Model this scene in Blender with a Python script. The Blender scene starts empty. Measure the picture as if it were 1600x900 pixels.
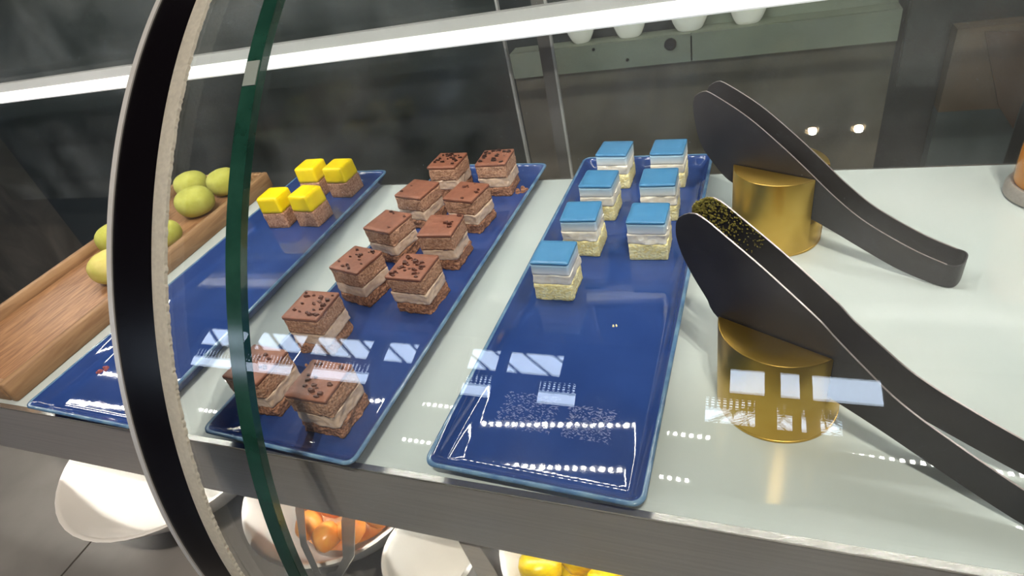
import bpy, math, random
from mathutils import Vector, Matrix, noise

# ------------------------------------------------------------------ camera, world, exposure
SC = bpy.context.scene
COL = SC.collection
cam_data = bpy.data.cameras.new('camera')
cam_data.sensor_width = 36.0
cam_data.lens = 919.617 * 36.0 / 1600.0
cam_data.clip_start = 0.01
cam_data.clip_end = 200.0
cam = bpy.data.objects.new('camera', cam_data)
COL.objects.link(cam)
RX = (0.93287284, 0.30009923, -0.19922025)
DY = (0.03424197, -0.62445165, -0.78031252)
FW = (-0.35857460, 0.72111067, -0.59280997)
m = Matrix.Identity(4)
for i in range(3):
    m[i][0] = RX[i]; m[i][1] = -DY[i]; m[i][2] = -FW[i]
m[0][3], m[1][3], m[2][3] = 0.300, -0.21461, 0.369
cam.matrix_world = m
SC.camera = cam

world = bpy.data.worlds.new('overcast_sky')
SC.world = world
world.use_nodes = True
bg = world.node_tree.nodes['Background']
bg.inputs[0].default_value = (0.70, 0.82, 1.0, 1)
bg.inputs[1].default_value = 10.0

SC.view_settings.view_transform = 'Standard'
SC.view_settings.look = 'None'
SC.view_settings.gamma = 1.0
SC.view_settings.exposure = 0.0
SC.view_settings.use_curve_mapping = False
SC.cycles.transparent_max_bounces = 24
SC.cycles.max_bounces = 10

LED_POWER = 158.0
FILL_POWER = 150.0
SPOT_W = 92.0

# ------------------------------------------------------------------ materials
def srgb(r, g, b):
    def f(c):
        c /= 255.0
        return c / 12.92 if c <= 0.04045 else ((c + 0.055) / 1.055) ** 2.4
    return (f(r), f(g), f(b), 1.0)

def mat(name, base, rough=0.5, metal=0.0, spec=0.5, noise_to=None, nscale=40.0, ndetail=6.0,
        nlo=0.35, nhi=0.65, bump=0.0, bscale=200.0, coat=0.0, sss=0.0, emit=None, estr=0.0,
        stretch=None, trans=0.0, voro=0.0, vscale=300.0, ior=1.5, rough_var=0.0, distort=0.0):
    mt = bpy.data.materials.new(name)
    mt.use_nodes = True
    nt = mt.node_tree
    b = nt.nodes['Principled BSDF']
    b.inputs['Base Color'].default_value = base
    b.inputs['Roughness'].default_value = rough
    b.inputs['Metallic'].default_value = metal
    b.inputs['Specular IOR Level'].default_value = spec
    b.inputs['Coat Weight'].default_value = coat
    b.inputs['Coat Roughness'].default_value = 0.03
    b.inputs['IOR'].default_value = ior
    b.inputs['Transmission Weight'].default_value = trans
    if sss:
        b.inputs['Subsurface Weight'].default_value = sss
        b.inputs['Subsurface Radius'].default_value = (1, 0.8, 0.5)
        b.inputs['Subsurface Scale'].default_value = 0.004
    if emit:
        b.inputs['Emission Color'].default_value = emit
        b.inputs['Emission Strength'].default_value = estr
    co = nt.nodes.new('ShaderNodeTexCoord')
    src = co.outputs['Object']
    if stretch:
        mp = nt.nodes.new('ShaderNodeMapping')
        mp.inputs['Scale'].default_value = stretch
        nt.links.new(src, mp.inputs['Vector'])
        src = mp.outputs['Vector']
    if noise_to or rough_var:
        n = nt.nodes.new('ShaderNodeTexNoise')
        n.inputs['Scale'].default_value = nscale
        n.inputs['Detail'].default_value = ndetail
        n.inputs['Distortion'].default_value = distort
        nt.links.new(src, n.inputs['Vector'])
        rp = nt.nodes.new('ShaderNodeMapRange')
        rp.inputs['From Min'].default_value = nlo
        rp.inputs['From Max'].default_value = nhi
        nt.links.new(n.outputs['Fac'], rp.inputs['Value'])
        if noise_to:
            mx = nt.nodes.new('ShaderNodeMix')
            mx.data_type = 'RGBA'
            mx.inputs['A'].default_value = base
            mx.inputs['B'].default_value = noise_to
            nt.links.new(rp.outputs['Result'], mx.inputs['Factor'])
            nt.links.new(mx.outputs['Result'], b.inputs['Base Color'])
        if rough_var:
            ma = nt.nodes.new('ShaderNodeMath'); ma.operation = 'MULTIPLY_ADD'
            ma.inputs[1].default_value = rough_var; ma.inputs[2].default_value = rough
            nt.links.new(rp.outputs['Result'], ma.inputs[0])
            nt.links.new(ma.outputs[0], b.inputs['Roughness'])
    prev = None
    if bump:
        n2 = nt.nodes.new('ShaderNodeTexNoise')
        n2.inputs['Scale'].default_value = bscale
        n2.inputs['Detail'].default_value = 4
        nt.links.new(src, n2.inputs['Vector'])
        bp = nt.nodes.new('ShaderNodeBump')
        bp.inputs['Strength'].default_value = bump
        bp.inputs['Distance'].default_value = 0.002
        nt.links.new(n2.outputs['Fac'], bp.inputs['Height'])
        prev = bp
        nt.links.new(bp.outputs['Normal'], b.inputs['Normal'])
    if voro:
        v = nt.nodes.new('ShaderNodeTexVoronoi')
        v.inputs['Scale'].default_value = vscale
        nt.links.new(src, v.inputs['Vector'])
        bp2 = nt.nodes.new('ShaderNodeBump')
        bp2.inputs['Strength'].default_value = voro
        bp2.inputs['Distance'].default_value = 0.002
        nt.links.new(v.outputs['Distance'], bp2.inputs['Height'])
        if prev:
            nt.links.new(prev.outputs['Normal'], bp2.inputs['Normal'])
        nt.links.new(bp2.outputs['Normal'], b.inputs['Normal'])
    return mt

def glass_mat(name, tint=(1, 1, 1, 1), ior=1.5, rough=0.0, haze=0.0):
    mt = bpy.data.materials.new(name)
    mt.use_nodes = True
    nt = mt.node_tree
    for n in list(nt.nodes):
        nt.nodes.remove(n)
    out = nt.nodes.new('ShaderNodeOutputMaterial')
    tr = nt.nodes.new('ShaderNodeBsdfTransparent'); tr.inputs[0].default_value = tint
    gl = nt.nodes.new('ShaderNodeBsdfGlossy'); gl.inputs['Roughness'].default_value = rough
    gl.inputs['Color'].default_value = (1, 1, 1, 1)
    lw = nt.nodes.new('ShaderNodeLayerWeight'); lw.inputs['Blend'].default_value = 0.5
    pw = nt.nodes.new('ShaderNodeMath'); pw.operation = 'POWER'; pw.inputs[1].default_value = 5.0
    fr = nt.nodes.new('ShaderNodeMath'); fr.operation = 'MULTIPLY_ADD'
    f0 = ((ior - 1) / (ior + 1)) ** 2
    fr.inputs[1].default_value = 1 - f0; fr.inputs[2].default_value = f0
    nt.links.new(lw.outputs['Facing'], pw.inputs[0])
    nt.links.new(pw.outputs[0], fr.inputs[0])
    mx = nt.nodes.new('ShaderNodeMixShader')
    nt.links.new(fr.outputs[0], mx.inputs[0])
    nt.links.new(tr.outputs[0], mx.inputs[1])
    nt.links.new(gl.outputs[0], mx.inputs[2])
    last = mx
    if haze:
        df = nt.nodes.new('ShaderNodeBsdfDiffuse'); df.inputs[0].default_value = (0.8, 0.82, 0.82, 1)
        co = nt.nodes.new('ShaderNodeTexCoord')
        no = nt.nodes.new('ShaderNodeTexNoise'); no.inputs['Scale'].default_value = 9; no.inputs['Detail'].default_value = 5
        nt.links.new(co.outputs['Object'], no.inputs['Vector'])
        mr = nt.nodes.new('ShaderNodeMapRange')
        mr.inputs['From Min'].default_value = 0.4; mr.inputs['From Max'].default_value = 0.75
        mr.inputs['To Max'].default_value = haze
        nt.links.new(no.outputs['Fac'], mr.inputs['Value'])
        m2 = nt.nodes.new('ShaderNodeMixShader')
        nt.links.new(mr.outputs['Result'], m2.inputs[0])
        nt.links.new(mx.outputs[0], m2.inputs[1])
        nt.links.new(df.outputs[0], m2.inputs[2])
        last = m2
    nt.links.new(last.outputs[0], out.inputs[0])
    return mt

M = {}
M['glaze'] = mat('blue_glaze', srgb(38, 60, 114), 0.025, noise_to=srgb(44, 68, 126), nscale=14, spec=0.55, bump=0.02, bscale=60)
M['rim'] = mat('rim_glaze', srgb(104, 136, 162), 0.15, noise_to=srgb(66, 100, 140), nscale=60)
M['shelf'] = mat('milk_glass', srgb(184, 194, 192), 0.015, noise_to=srgb(191, 199, 197), nscale=8, spec=0.5)
M['steel'] = mat('brushed_steel', srgb(164, 157, 151), 0.5, metal=0.25, noise_to=srgb(154, 148, 142), nscale=6, stretch=(1, 60, 60))
M['steel_bright'] = mat('bright_steel', srgb(225, 225, 222), 0.2, metal=0.9)
M['trim_alu'] = mat('satin_aluminium', srgb(214, 212, 208), 0.35, metal=0.35)
M['clip'] = mat('clip_grey', srgb(128, 136, 130), 0.5)
M['deck'] = mat('deck_steel', srgb(140, 135, 130), 0.45, metal=0.3, noise_to=srgb(116, 112, 108), nscale=5)
M['black'] = mat('black_print', srgb(9, 7, 10), 0.25, spec=0.3)
M['seal'] = mat('brush_bristle', srgb(206, 200, 186), 0.9, noise_to=srgb(176, 170, 156), nscale=300)
def add_translucent(mt, col, f):
    nt = mt.node_tree; b = nt.nodes['Principled BSDF']; out = nt.nodes['Material Output']
    tl = nt.nodes.new('ShaderNodeBsdfTranslucent'); tl.inputs[0].default_value = col
    mx = nt.nodes.new('ShaderNodeMixShader'); mx.inputs[0].default_value = f
    nt.links.new(b.outputs[0], mx.inputs[1]); nt.links.new(tl.outputs[0], mx.inputs[2]); nt.links.new(mx.outputs[0], out.inputs[0])
add_translucent(M['seal'], (0.9, 0.87, 0.8, 1), 0.5)
M['green_edge'] = mat('green_glass_edge', srgb(20, 52, 42), 0.15, noise_to=srgb(34, 70, 58), nscale=30, spec=0.6)
M['glass'] = glass_mat('clear_glass', (0.97, 0.985, 0.98, 1), haze=0.035)
M['door_glass'] = glass_mat('door_glass', (0.93, 0.95, 0.93, 1), ior=1.18, rough=0.06, haze=0.05)
M['window_glass'] = glass_mat('window_glass', (0.98, 0.99, 1, 1))
M['brass'] = mat('brushed_brass', srgb(218, 182, 98), 0.30, metal=1.0, noise_to=srgb(208, 170, 84), nscale=25, rough_var=0.08)
M['tong'] = mat('matte_black_metal', srgb(40, 38, 40), 0.42, spec=0.5, noise_to=srgb(48, 46, 48), nscale=20)
M['tong_edge'] = mat('worn_metal_edge', srgb(170, 160, 158), 0.3, metal=0.7)
M['specks'] = mat('matcha_crumb', srgb(150, 138, 62), 0.9, noise_to=srgb(88, 80, 30), nscale=300)
M['choc_top'] = mat('chocolate_glaze', srgb(140, 90, 70), 0.5, noise_to=srgb(126, 78, 60), nscale=120, bump=0.15, bscale=300, sss=0.05)
M['choc_sponge'] = mat('chocolate_sponge', srgb(192, 148, 120), 0.9, noise_to=srgb(156, 112, 88), nscale=420, nlo=0.4, nhi=0.6, bump=0.5, bscale=500, voro=0.4, vscale=420)
M['choc_base'] = mat('chocolate_base', srgb(176, 126, 98), 0.9, noise_to=srgb(128, 86, 64), nscale=380, nlo=0.4, nhi=0.6, bump=0.6, bscale=450, voro=0.5, vscale=400)
M['choc_cream'] = mat('mocha_cream', srgb(220, 194, 172), 0.6, noise_to=srgb(204, 174, 150), nscale=200, bump=0.25, bscale=260, sss=0.1)
M['choc_chip'] = mat('chocolate_shaving', srgb(96, 56, 44), 0.5, noise_to=srgb(70, 38, 30), nscale=200)
M['dark_chip'] = mat('dark_shaving', srgb(62, 38, 32), 0.3, noise_to=srgb(44, 26, 22), nscale=200)
M['blue_jelly'] = mat('blue_jelly', srgb(64, 122, 166), 0.3, noise_to=srgb(72, 130, 174), nscale=50, sss=0.15)
M['pale_blue'] = mat('pale_blue_cream', srgb(186, 210, 226), 0.5, sss=0.1)
def z_gradient(mt, z0, c0, z1, c1):      # the two creams were poured into each other: the colour changes through the layer's depth
    nt = mt.node_tree; b = nt.nodes['Principled BSDF']
    co = nt.nodes.new('ShaderNodeTexCoord'); sx = nt.nodes.new('ShaderNodeSeparateXYZ')
    nt.links.new(co.outputs['Object'], sx.inputs[0])
    mr = nt.nodes.new('ShaderNodeMapRange'); mr.inputs['From Min'].default_value = z0; mr.inputs['From Max'].default_value = z1
    nt.links.new(sx.outputs['Z'], mr.inputs['Value'])
    mx = nt.nodes.new('ShaderNodeMix'); mx.data_type = 'RGBA'
    mx.inputs['A'].default_value = c0; mx.inputs['B'].default_value = c1
    nt.links.new(mr.outputs['Result'], mx.inputs['Factor']); nt.links.new(mx.outputs['Result'], b.inputs['Base Color'])
z_gradient(M['pale_blue'], 0.032, srgb(234, 234, 232), 0.0425, srgb(150, 188, 214))
M['white_cream'] = mat('white_cream', srgb(238, 234, 224), 0.6, noise_to=srgb(226, 218, 202), nscale=160, bump=0.3, bscale=260, sss=0.1)
M['vanilla'] = mat('vanilla_sponge', srgb(252, 244, 196), 0.9, noise_to=srgb(240, 224, 156), nscale=320, nlo=0.4, nhi=0.6, bump=0.5, bscale=450, voro=0.4, vscale=380, sss=0.05)
M['yellow_jelly'] = mat('yellow_jelly', srgb(252, 222, 8), 0.35, noise_to=srgb(246, 212, 4), nscale=40, sss=0.15)
M['wood'] = mat('oak_board', srgb(156, 122, 86), 0.6, noise_to=srgb(128, 94, 64), nscale=10, stretch=(9, 0.8, 9), bump=0.15, bscale=60, distort=1.5)
M['wood_floor'] = mat('oak_tray_floor', srgb(166, 124, 86), 0.5, noise_to=srgb(124, 86, 56), nscale=14, stretch=(7, 0.9, 5), bump=0.15, bscale=60, distort=2.0)
M['mochi'] = mat('mochi_dough', srgb(162, 164, 62), 0.85, noise_to=srgb(178, 178, 84), nscale=60, bump=0.1, bscale=300, sss=0.15)
M['mochi_pale'] = mat('pale_mochi_dough', srgb(204, 190, 112), 0.85, noise_to=srgb(190, 184, 90), nscale=50, bump=0.1, bscale=300, sss=0.15)
M['porcelain'] = mat('white_porcelain', srgb(236, 232, 226), 0.2, spec=0.5)
M['melon'] = mat('melon_flesh', srgb(255, 176, 84), 0.3, noise_to=srgb(252, 154, 58), nscale=60, sss=0.3)
M['pineapple'] = mat('pineapple_flesh', srgb(236, 206, 20), 0.3, noise_to=srgb(216, 176, 10), nscale=120, stretch=(1, 1, 4), sss=0.2)
M['diffuser'] = mat('lit_diffuser', srgb(240, 240, 236), 0.5, emit=(1, 0.985, 0.95, 1), estr=0.55)
M['rail'] = mat('grey_rail', srgb(150, 150, 146), 0.5)
M['diode'] = mat('led_diode', (0.9, 0.9, 0.9, 1), 0.5, emit=(1, 0.965, 0.90, 1), estr=LED_POWER)
M['fill_diode'] = mat('bowl_fill_diode', (0.9, 0.9, 0.9, 1), 0.5, emit=(1, 0.965, 0.90, 1), estr=FILL_POWER)
M['downlight'] = mat('downlight_lens', (0.9, 0.9, 0.9, 1), 0.5, emit=(1, 0.74, 0.42, 1), estr=120.0)
M['stone'] = mat('dark_stone', srgb(84, 78, 69), 0.5, noise_to=srgb(118, 109, 97), nscale=5.5, ndetail=8, nlo=0.38, nhi=0.7, distort=1.2)
M['canopy'] = mat('canopy_steel', srgb(70, 70, 70), 0.5, metal=0.4)
M['ledge'] = mat('ledge_steel', srgb(150, 154, 140), 0.5, metal=0.1, noise_to=srgb(134, 138, 126), nscale=10)
M['dark_frame'] = mat('dark_frame', srgb(48, 52, 54), 0.5)
M['grey_frame'] = mat('grey_frame', srgb(92, 90, 86), 0.4, metal=0.3)
M['reflection_brown'] = mat('reflection_brown', srgb(112, 94, 78), 0.8, noise_to=srgb(98, 80, 66), nscale=12)
M['dark_brown'] = mat('reflection_dark_brown', srgb(84, 62, 48), 0.8)
M['blue_grey'] = mat('blue_grey_panel', srgb(84, 94, 98), 0.6, noise_to=srgb(66, 74, 76), nscale=8)
M['red'] = mat('red_fruit', srgb(200, 60, 66), 0.5)
M['room_wall'] = mat('room_plaster', srgb(150, 146, 140), 0.9, noise_to=srgb(140, 136, 130), nscale=2)
M['room_floor'] = mat('room_tile', srgb(140, 136, 130), 0.4, noise_to=srgb(126, 122, 118), nscale=3)
M['room_ceiling'] = mat('room_ceiling', srgb(74, 72, 70), 0.9, noise_to=srgb(60, 58, 57), nscale=1.5)
M['mullion'] = mat('window_mullion', srgb(40, 38, 38), 0.6)
M['amber'] = mat('amber_glass', srgb(226, 150, 50), 0.12, noise_to=srgb(206, 122, 30), nscale=20, trans=0.25)
M['screw'] = mat('dark_screw', srgb(40, 40, 38), 0.4, metal=0.5)
M['leaf'] = mat('palm_leaf', srgb(40, 60, 34), 0.7)

# ------------------------------------------------------------------ mesh helpers
class MB:
    def __init__(self):
        self.v = []; self.f = []; self.mi = []
    def add(self, vs, fs, mi=0):
        o = len(self.v)
        self.v += [tuple(p) for p in vs]
        self.f += [tuple(i + o for i in q) for q in fs]
        self.mi += [mi] * len(fs)
        return self
    def box(self, x0, x1, y0, y1, z0, z1, mi=0):
        vs = [(x0, y0, z0), (x1, y0, z0), (x1, y1, z0), (x0, y1, z0), (x0, y0, z1), (x1, y0, z1), (x1, y1, z1), (x0, y1, z1)]
        fs = [(0, 3, 2, 1), (4, 5, 6, 7), (0, 1, 5, 4), (1, 2, 6, 5), (2, 3, 7, 6), (3, 0, 4, 7)]
        return self.add(vs, fs, mi)
    def rings(self, rings, closed=True, cap0=False, cap1=False, mi=0):
        n = len(rings[0]); o = []
        vs = [p for r in rings for p in r]; fs = []
        for k in range(len(rings) - 1):
            for i in range(n if closed else n - 1):
                j = (i + 1) % n
                fs.append((k * n + i, k * n + j, (k + 1) * n + j, (k + 1) * n + i))
        if cap0: fs.append(tuple(range(n - 1, -1, -1)))
        if cap1: fs.append(tuple((len(rings) - 1) * n + i for i in range(n)))
        return self.add(vs, fs, mi)
    def lathe(self, prof, c=(0, 0), n=40, cap0=False, cap1=False, mi=0):
        rs = [[(c[0] + r * math.cos(2 * math.pi * i / n), c[1] + r * math.sin(2 * math.pi * i / n), z) for i in range(n)] for r, z in prof]
        return self.rings(rs, True, cap0, cap1, mi)
    def prism(self, outline, axis_fn, a, b, mi=0):
        n = len(outline)
        vs = [axis_fn(p, a) for p in outline] + [axis_fn(p, b) for p in outline]
        fs = [(i, (i + 1) % n, n + (i + 1) % n, n + i) for i in range(n)]
        fs.append(tuple(range(n - 1, -1, -1))); fs.append(tuple(range(n, 2 * n)))
        return self.add(vs, fs, mi)
    def tube(self, pts, r, n=8, mi=0):
        P = [Vector(p) for p in pts]; rs = []
        for i, p in enumerate(P):
            d = (P[min(i + 1, len(P) - 1)] - P[max(i - 1, 0)]).normalized()
            a = d.orthogonal().normalized() if i == 0 else (a - d * a.dot(d)).normalized()
            b = d.cross(a)
            rr = r[i] if isinstance(r, (list, tuple)) else r
            rs.append([p + a * (rr * math.cos(2 * math.pi * k / n)) + b * (rr * math.sin(2 * math.pi * k / n)) for k in range(n)])
        return self.rings(rs, True, True, True, mi)
    def build(self, name, mats, parent=None, smooth=False, loc=None):
        me = bpy.data.meshes.new(name)
        me.from_pydata(self.v, [], self.f)
        ml = mats if isinstance(mats, (list, tuple)) else [mats]
        for x in ml: me.materials.append(x)
        if len(ml) > 1: me.polygons.foreach_set('material_index', self.mi)
        import bmesh
        bm = bmesh.new(); bm.from_mesh(me)
        bmesh.ops.recalc_face_normals(bm, faces=bm.faces)
        bm.to_mesh(me); bm.free()
        if smooth:
            me.polygons.foreach_set('use_smooth', [True] * len(me.polygons))
            try: me.set_sharp_from_angle(angle=math.radians(38 if smooth is True else smooth))
            except Exception: pass
        me.update()
        ob = bpy.data.objects.new(name, me)
        COL.objects.link(ob)
        if parent is not None: ob.parent = parent
        if loc: ob.location = loc
        return ob

def tag(o, label=None, cat=None, group=None, kind=None):
    if label: o['label'] = label
    if cat: o['category'] = cat
    if group: o['group'] = group
    if kind: o['kind'] = kind
    return o

def thing(name, label, cat, loc=(0, 0, 0), rz=0.0, group=None):
    o = bpy.data.objects.new(name, None)
    COL.objects.link(o)
    o.empty_display_size = 0.02
    o.location = loc; o.rotation_euler = (0, 0, rz)
    return tag(o, label, cat, group)

def rrect(x0, x1, y0, y1, r, z, k=6):
    pts = []
    for cx, cy, a0 in ((x1 - r, y1 - r, 0), (x0 + r, y1 - r, 90), (x0 + r, y0 + r, 180), (x1 - r, y0 + r, 270)):
        for i in range(k + 1):
            a = math.radians(a0 + 90 * i / k)
            pts.append((cx + r * math.cos(a), cy + r * math.sin(a), z))
    return pts

# ------------------------------------------------------------------ the room
def struct(ob, label=None):
    ob['kind'] = 'structure'
    if label: ob['label'] = label
    return ob

FLOOR_Z, CEIL_Z = -1.0, 2.0
struct(MB().box(-8, 8, -5.1, 3.0, FLOOR_Z - 0.1, FLOOR_Z).build('floor', M['room_floor']), 'dark tiled floor of the room around the case')
struct(MB().box(-8, 8, -5.1, 3.0, CEIL_Z, CEIL_Z + 0.1).build('ceiling', M['room_ceiling']), 'dark ceiling over the buffet')
struct(MB().box(-8.1, -8, -5.1, 3.0, FLOOR_Z, CEIL_Z).build('wall_left', M['room_wall']), 'plain wall at the left end of the room')
struct(MB().box(8, 8.1, -5.1, 3.0, FLOOR_Z, CEIL_Z).build('wall_right', M['room_wall']), 'plain wall at the right end of the room')
struct(MB().box(-8, 8, 0.64, 0.70, FLOOR_Z, CEIL_Z).build('wall_back', M['stone']), 'dark mottled stone wall behind the display case')

# window wall far behind the camera, seen as reflections in the curved glass
UP = (1.28, 1.74); PERF = (0.97, 1.16); LOW = (0.70, 0.94)
upper = [(-5.9, -5.15), (-5.05, -4.3), (-4.22, -3.40), (-3.25, -2.84), (-2.25, -1.90), (-1.82, -1.24), (0.25, 0.55), (0.65, 0.82), (0.89, 1.42)]
low = [(-5.9, -4.3), (-4.1, -3.3), (-2.25, -1.90), (-1.45, -1.05), (0.06, 0.48), (0.62, 0.76), (0.80, 1.12)]
openings = [(a, b, UP[0], UP[1]) for a, b in upper] + [(a, b, LOW[0], PERF[1]) for a, b in low]
def wall_with_holes(x0, x1, z0, z1, holes, y0, y1):
    xs = sorted({x0, x1} | {h[0] for h in holes} | {h[1] for h in holes})
    mb = MB()
    for a, b in zip(xs[:-1], xs[1:]):
        mid = (a + b) / 2
        hs = sorted([(h[2], h[3]) for h in holes if h[0] < mid < h[1]])
        z = z0
        for ha, hb in hs:
            if ha > z: mb.box(a, b, y0, y1, z, ha)
            z = hb
        if z < z1: mb.box(a, b, y0, y1, z, z1)
    return mb
struct(wall_with_holes(-8, 8, FLOOR_Z, CEIL_Z, openings, -5.1, -5.0).build('wall_front', M['mullion']), 'dark wall with window openings facing the case')
wn = 0
for a, b, z0, z1 in openings:
    wn += 1
    mb = MB()
    t = 0.012
    mb.box(a, b, -5.07, -5.03, z0, z0 + t).box(a, b, -5.07, -5.03, z1 - t, z1).box(a, a + t, -5.07, -5.03, z0, z1).box(b - t, b, -5.07, -5.03, z0, z1)
    w = struct(mb.build('window_%d' % wn, M['mullion']), 'window in the far wall behind the viewer')
    MB().box(a + t, b - t, -5.052, -5.048, z0 + t, z1 - t).build('pane', M['window_glass'], w)
    if z0 == LOW[0]:   # perforated screen across the upper half of the low windows
        g = MB(); s = 0.048
        n = int((b - a) / s) + 1
        for i in range(n + 1):
            x = min(a + i * s, b - 0.005)
            g.box(x - 0.011, x + 0.011, -5.03, -5.02, PERF[0], PERF[1])
        k = int((PERF[1] - PERF[0]) / s)
        for i in range(k + 1):
            z = PERF[0] + i * s
            g.box(a, b, -5.031, -5.021, z - 0.011, z + 0.011)
        so = g.build('perforated_screen', M['mullion'], w)
        so['kind'] = 'stuff'
        MB().box(a, b, -5.04, -5.01, LOW[1], PERF[0]).build('transom', M['mullion'], w)
# sloping roof beams outside the left windows
for i in range(15):
    x = -6.6 + i * 0.345
    p = [(x, 2.2), (x + 0.035, 2.2), (x + 0.895, 1.1), (x + 0.86, 1.1)]
    o = MB().prism(p, lambda q, t: (q[0], t, q[1]), -5.45, -5.40).build('roof_beam', M['mullion'])
    tag(o, 'sloping dark roof beam outside the far left windows', 'beam', 'sloping roof beams outside the windows')
# palm outside the right windows
palm = thing('palm_tree', 'dark palm fronds outside the far right windows', 'tree', (1.0, -6.2, FLOOR_Z))
MB().tube([(0, 0, 0), (0.05, 0, 1.2), (0.02, 0, 2.35)], [0.09, 0.07, 0.06], 8).build('trunk', M['mullion'], palm)
random.seed(5)
for i in range(11):
    a = 2 * math.pi * i / 11 + random.uniform(-0.2, 0.2); L = random.uniform(0.9, 1.2)
    pts = []
    for k in range(8):
        t = k / 7
        pts.append((0.02 + math.cos(a) * L * t, math.sin(a) * L * t * 0.6, 2.35 + 0.35 * t - 0.85 * t * t))
    fr = MB(); fr.tube(pts, [0.02 * (1 - 0.7 * k / 7) for k in range(8)], 5)
    for k in range(1, 8):
        p = Vector(pts[k])
        for s in (-1, 1):
            q = p + Vector((math.cos(a) * 0.12 - s * math.sin(a) * 0.16, math.sin(a) * 0.12 + s * math.cos(a) * 0.16, -0.16))
            fr.tube([p, (p + q) / 2 + Vector((0, 0, 0.02)), q], [0.014, 0.012, 0.003], 4)
    fr.build('frond', M['leaf'], palm)

# warm downlights in the ceiling (mirrored in the curved glass)
for i, (x, y, lab) in enumerate(((0.512, -0.822, 'warm recessed ceiling downlight, left of the pair'), (0.647, -0.822, 'warm recessed ceiling downlight, right of the pair'))):
    d = thing('downlight', lab, 'downlight', (x, y, CEIL_Z - 0.012), 0, 'ceiling downlights')
    MB().lathe([(0.028, 0.012), (0.032, 0.0), (0.022, 0.0), (0.0135, 0.010)], n=24).build('ring', M['steel_bright'], d, True)
    MB().lathe([(0.013, 0.006), (0.009, 0.001), (0.003, 0.0)], n=24, cap0=True, cap1=True).build('lens', M['downlight'], d, True)
    ld = bpy.data.lights.new('downlight_beam', 'SPOT')
    ld.energy = SPOT_W; ld.color = (1, 0.90, 0.78); ld.spot_size = math.radians(110); ld.spot_blend = 0.8; ld.shadow_soft_size = 0.010
    lo = bpy.data.objects.new('downlight_beam', ld); COL.objects.link(lo); lo.parent = d; lo.location = (0, 0, -0.02)
    lo.rotation_euler = (math.radians(28), 0, 0)

# ------------------------------------------------------------------ case structure
XL, XR = -1.25, 1.25
BACK = 0.468
SXL = -0.602
sh = thing('display_shelf', 'white frosted glass shelf with a wide grey steel front', 'shelf', (0, 0, 0))
MB().box(SXL, XR, 0.004, BACK, -0.008, 0.0).build('glass_top', M['shelf'], sh)
MB().box(SXL, XR, 0.0, 0.003, -0.0905, -0.002).box(SXL, XR, 0.003, 0.03, -0.0905, -0.0875).build('front_fascia', M['steel'], sh)
MB().box(SXL, XR, -0.0012, 0.004, -0.002, -0.0001).build('edge_trim', M['steel_bright'], sh)['label'] = 'thin bright steel edge trim'
MB().box(SXL, XR, BACK, BACK + 0.003, -0.012, -0.0001).build('back_trim', M['steel_bright'], sh)
MB().box(SXL, XR, 0.02, BACK, -0.02, -0.009).build('support_plate', M['rail'], sh)

DECK = -0.25
dk = thing('lower_deck', 'dark brushed steel deck under the shelf, holding the fruit bowls', 'deck', (0, 0, DECK))
for i, (a, b) in enumerate(((XL, -0.497), (-0.494, 0.10), (0.103, 0.70), (0.703, XR))):
    MB().box(a, b, -0.20, 0.60, -0.02, 0.0).build('deck_panel', M['deck'], dk)
MB().box(XL, XR, -0.20, 0.60, -0.035, -0.0201).build('sub_frame', M['dark_frame'], dk)

cn = thing('case_canopy', 'grey steel roof of the display case above the frame', 'canopy', (0, 0, 0.366))
MB().box(XL, XR, 0.268, 0.60, 0.004, 0.02).build('roof_panel', M['canopy'], cn)
MB().box(XL, XR, 0.60, 0.62, -0.616, 0.02).build('back_post', M['dark_frame'], cn)

def led_strip(name, y, z, label, m_d, x0, x1, pitch=0.0115, size=0.0047):
    s = thing(name, label, 'light', (0, y, z))
    MB().box(x0, x1, -0.006, 0.006, 0.0, 0.004).build('strip', M['rail'], s)
    d = MB(); n = int((x1 - x0) / pitch)
    for i in range(n):
        x = x0 + (i + 0.5) * pitch
        d.box(x - size / 2, x + size / 2, -size / 2, size / 2, -0.0015, -0.0001)
    o = d.build('diodes', m_d, s); o['kind'] = 'stuff'
    return s
led_strip('led_strip', 0.2635 + 0.012, 0.3655, 'front row of small white LEDs under the case roof', M['diode'], -1.2, 0.95)
led_strip('led_strip', 0.352, 0.3655, 'rear row of small white LEDs under the case roof', M['diode'], -1.2, 0.95)
led_strip('led_strip', 0.060, -0.0245, 'unseen row of white LEDs added under the shelf to light the bowls', M['fill_diode'], -0.75, 0.55, 0.02, 0.007)  # out-of-sight strip put in to brighten the bowls

# white light bar across the back
lb = thing('light_bar', 'long glowing white light bar across the back of the case', 'light', (0, 0.452, 0.190))
MB().rings([rrect(0.0, 0.012, 0.0, 0.0185, 0.004, x, 4) for x in (XL, XR)], True, True, True)  # profile check only
bar = MB()
prof = [(0.0, 0.002), (0.002, 0.0), (0.012, 0.0), (0.012, 0.018), (0.0, 0.018)]
bar.prism(prof, lambda q, t: (t, q[0], q[1]), XL, XR)
bar.build('diffuser', M['diffuser'], lb)
MB().prism([(0.002, 0.0181), (0.016, 0.0181), (0.016, 0.030), (0.006, 0.030)], lambda q, t: (t, q[0], q[1]), XL, XR).build('housing', M['rail'], lb)

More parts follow.
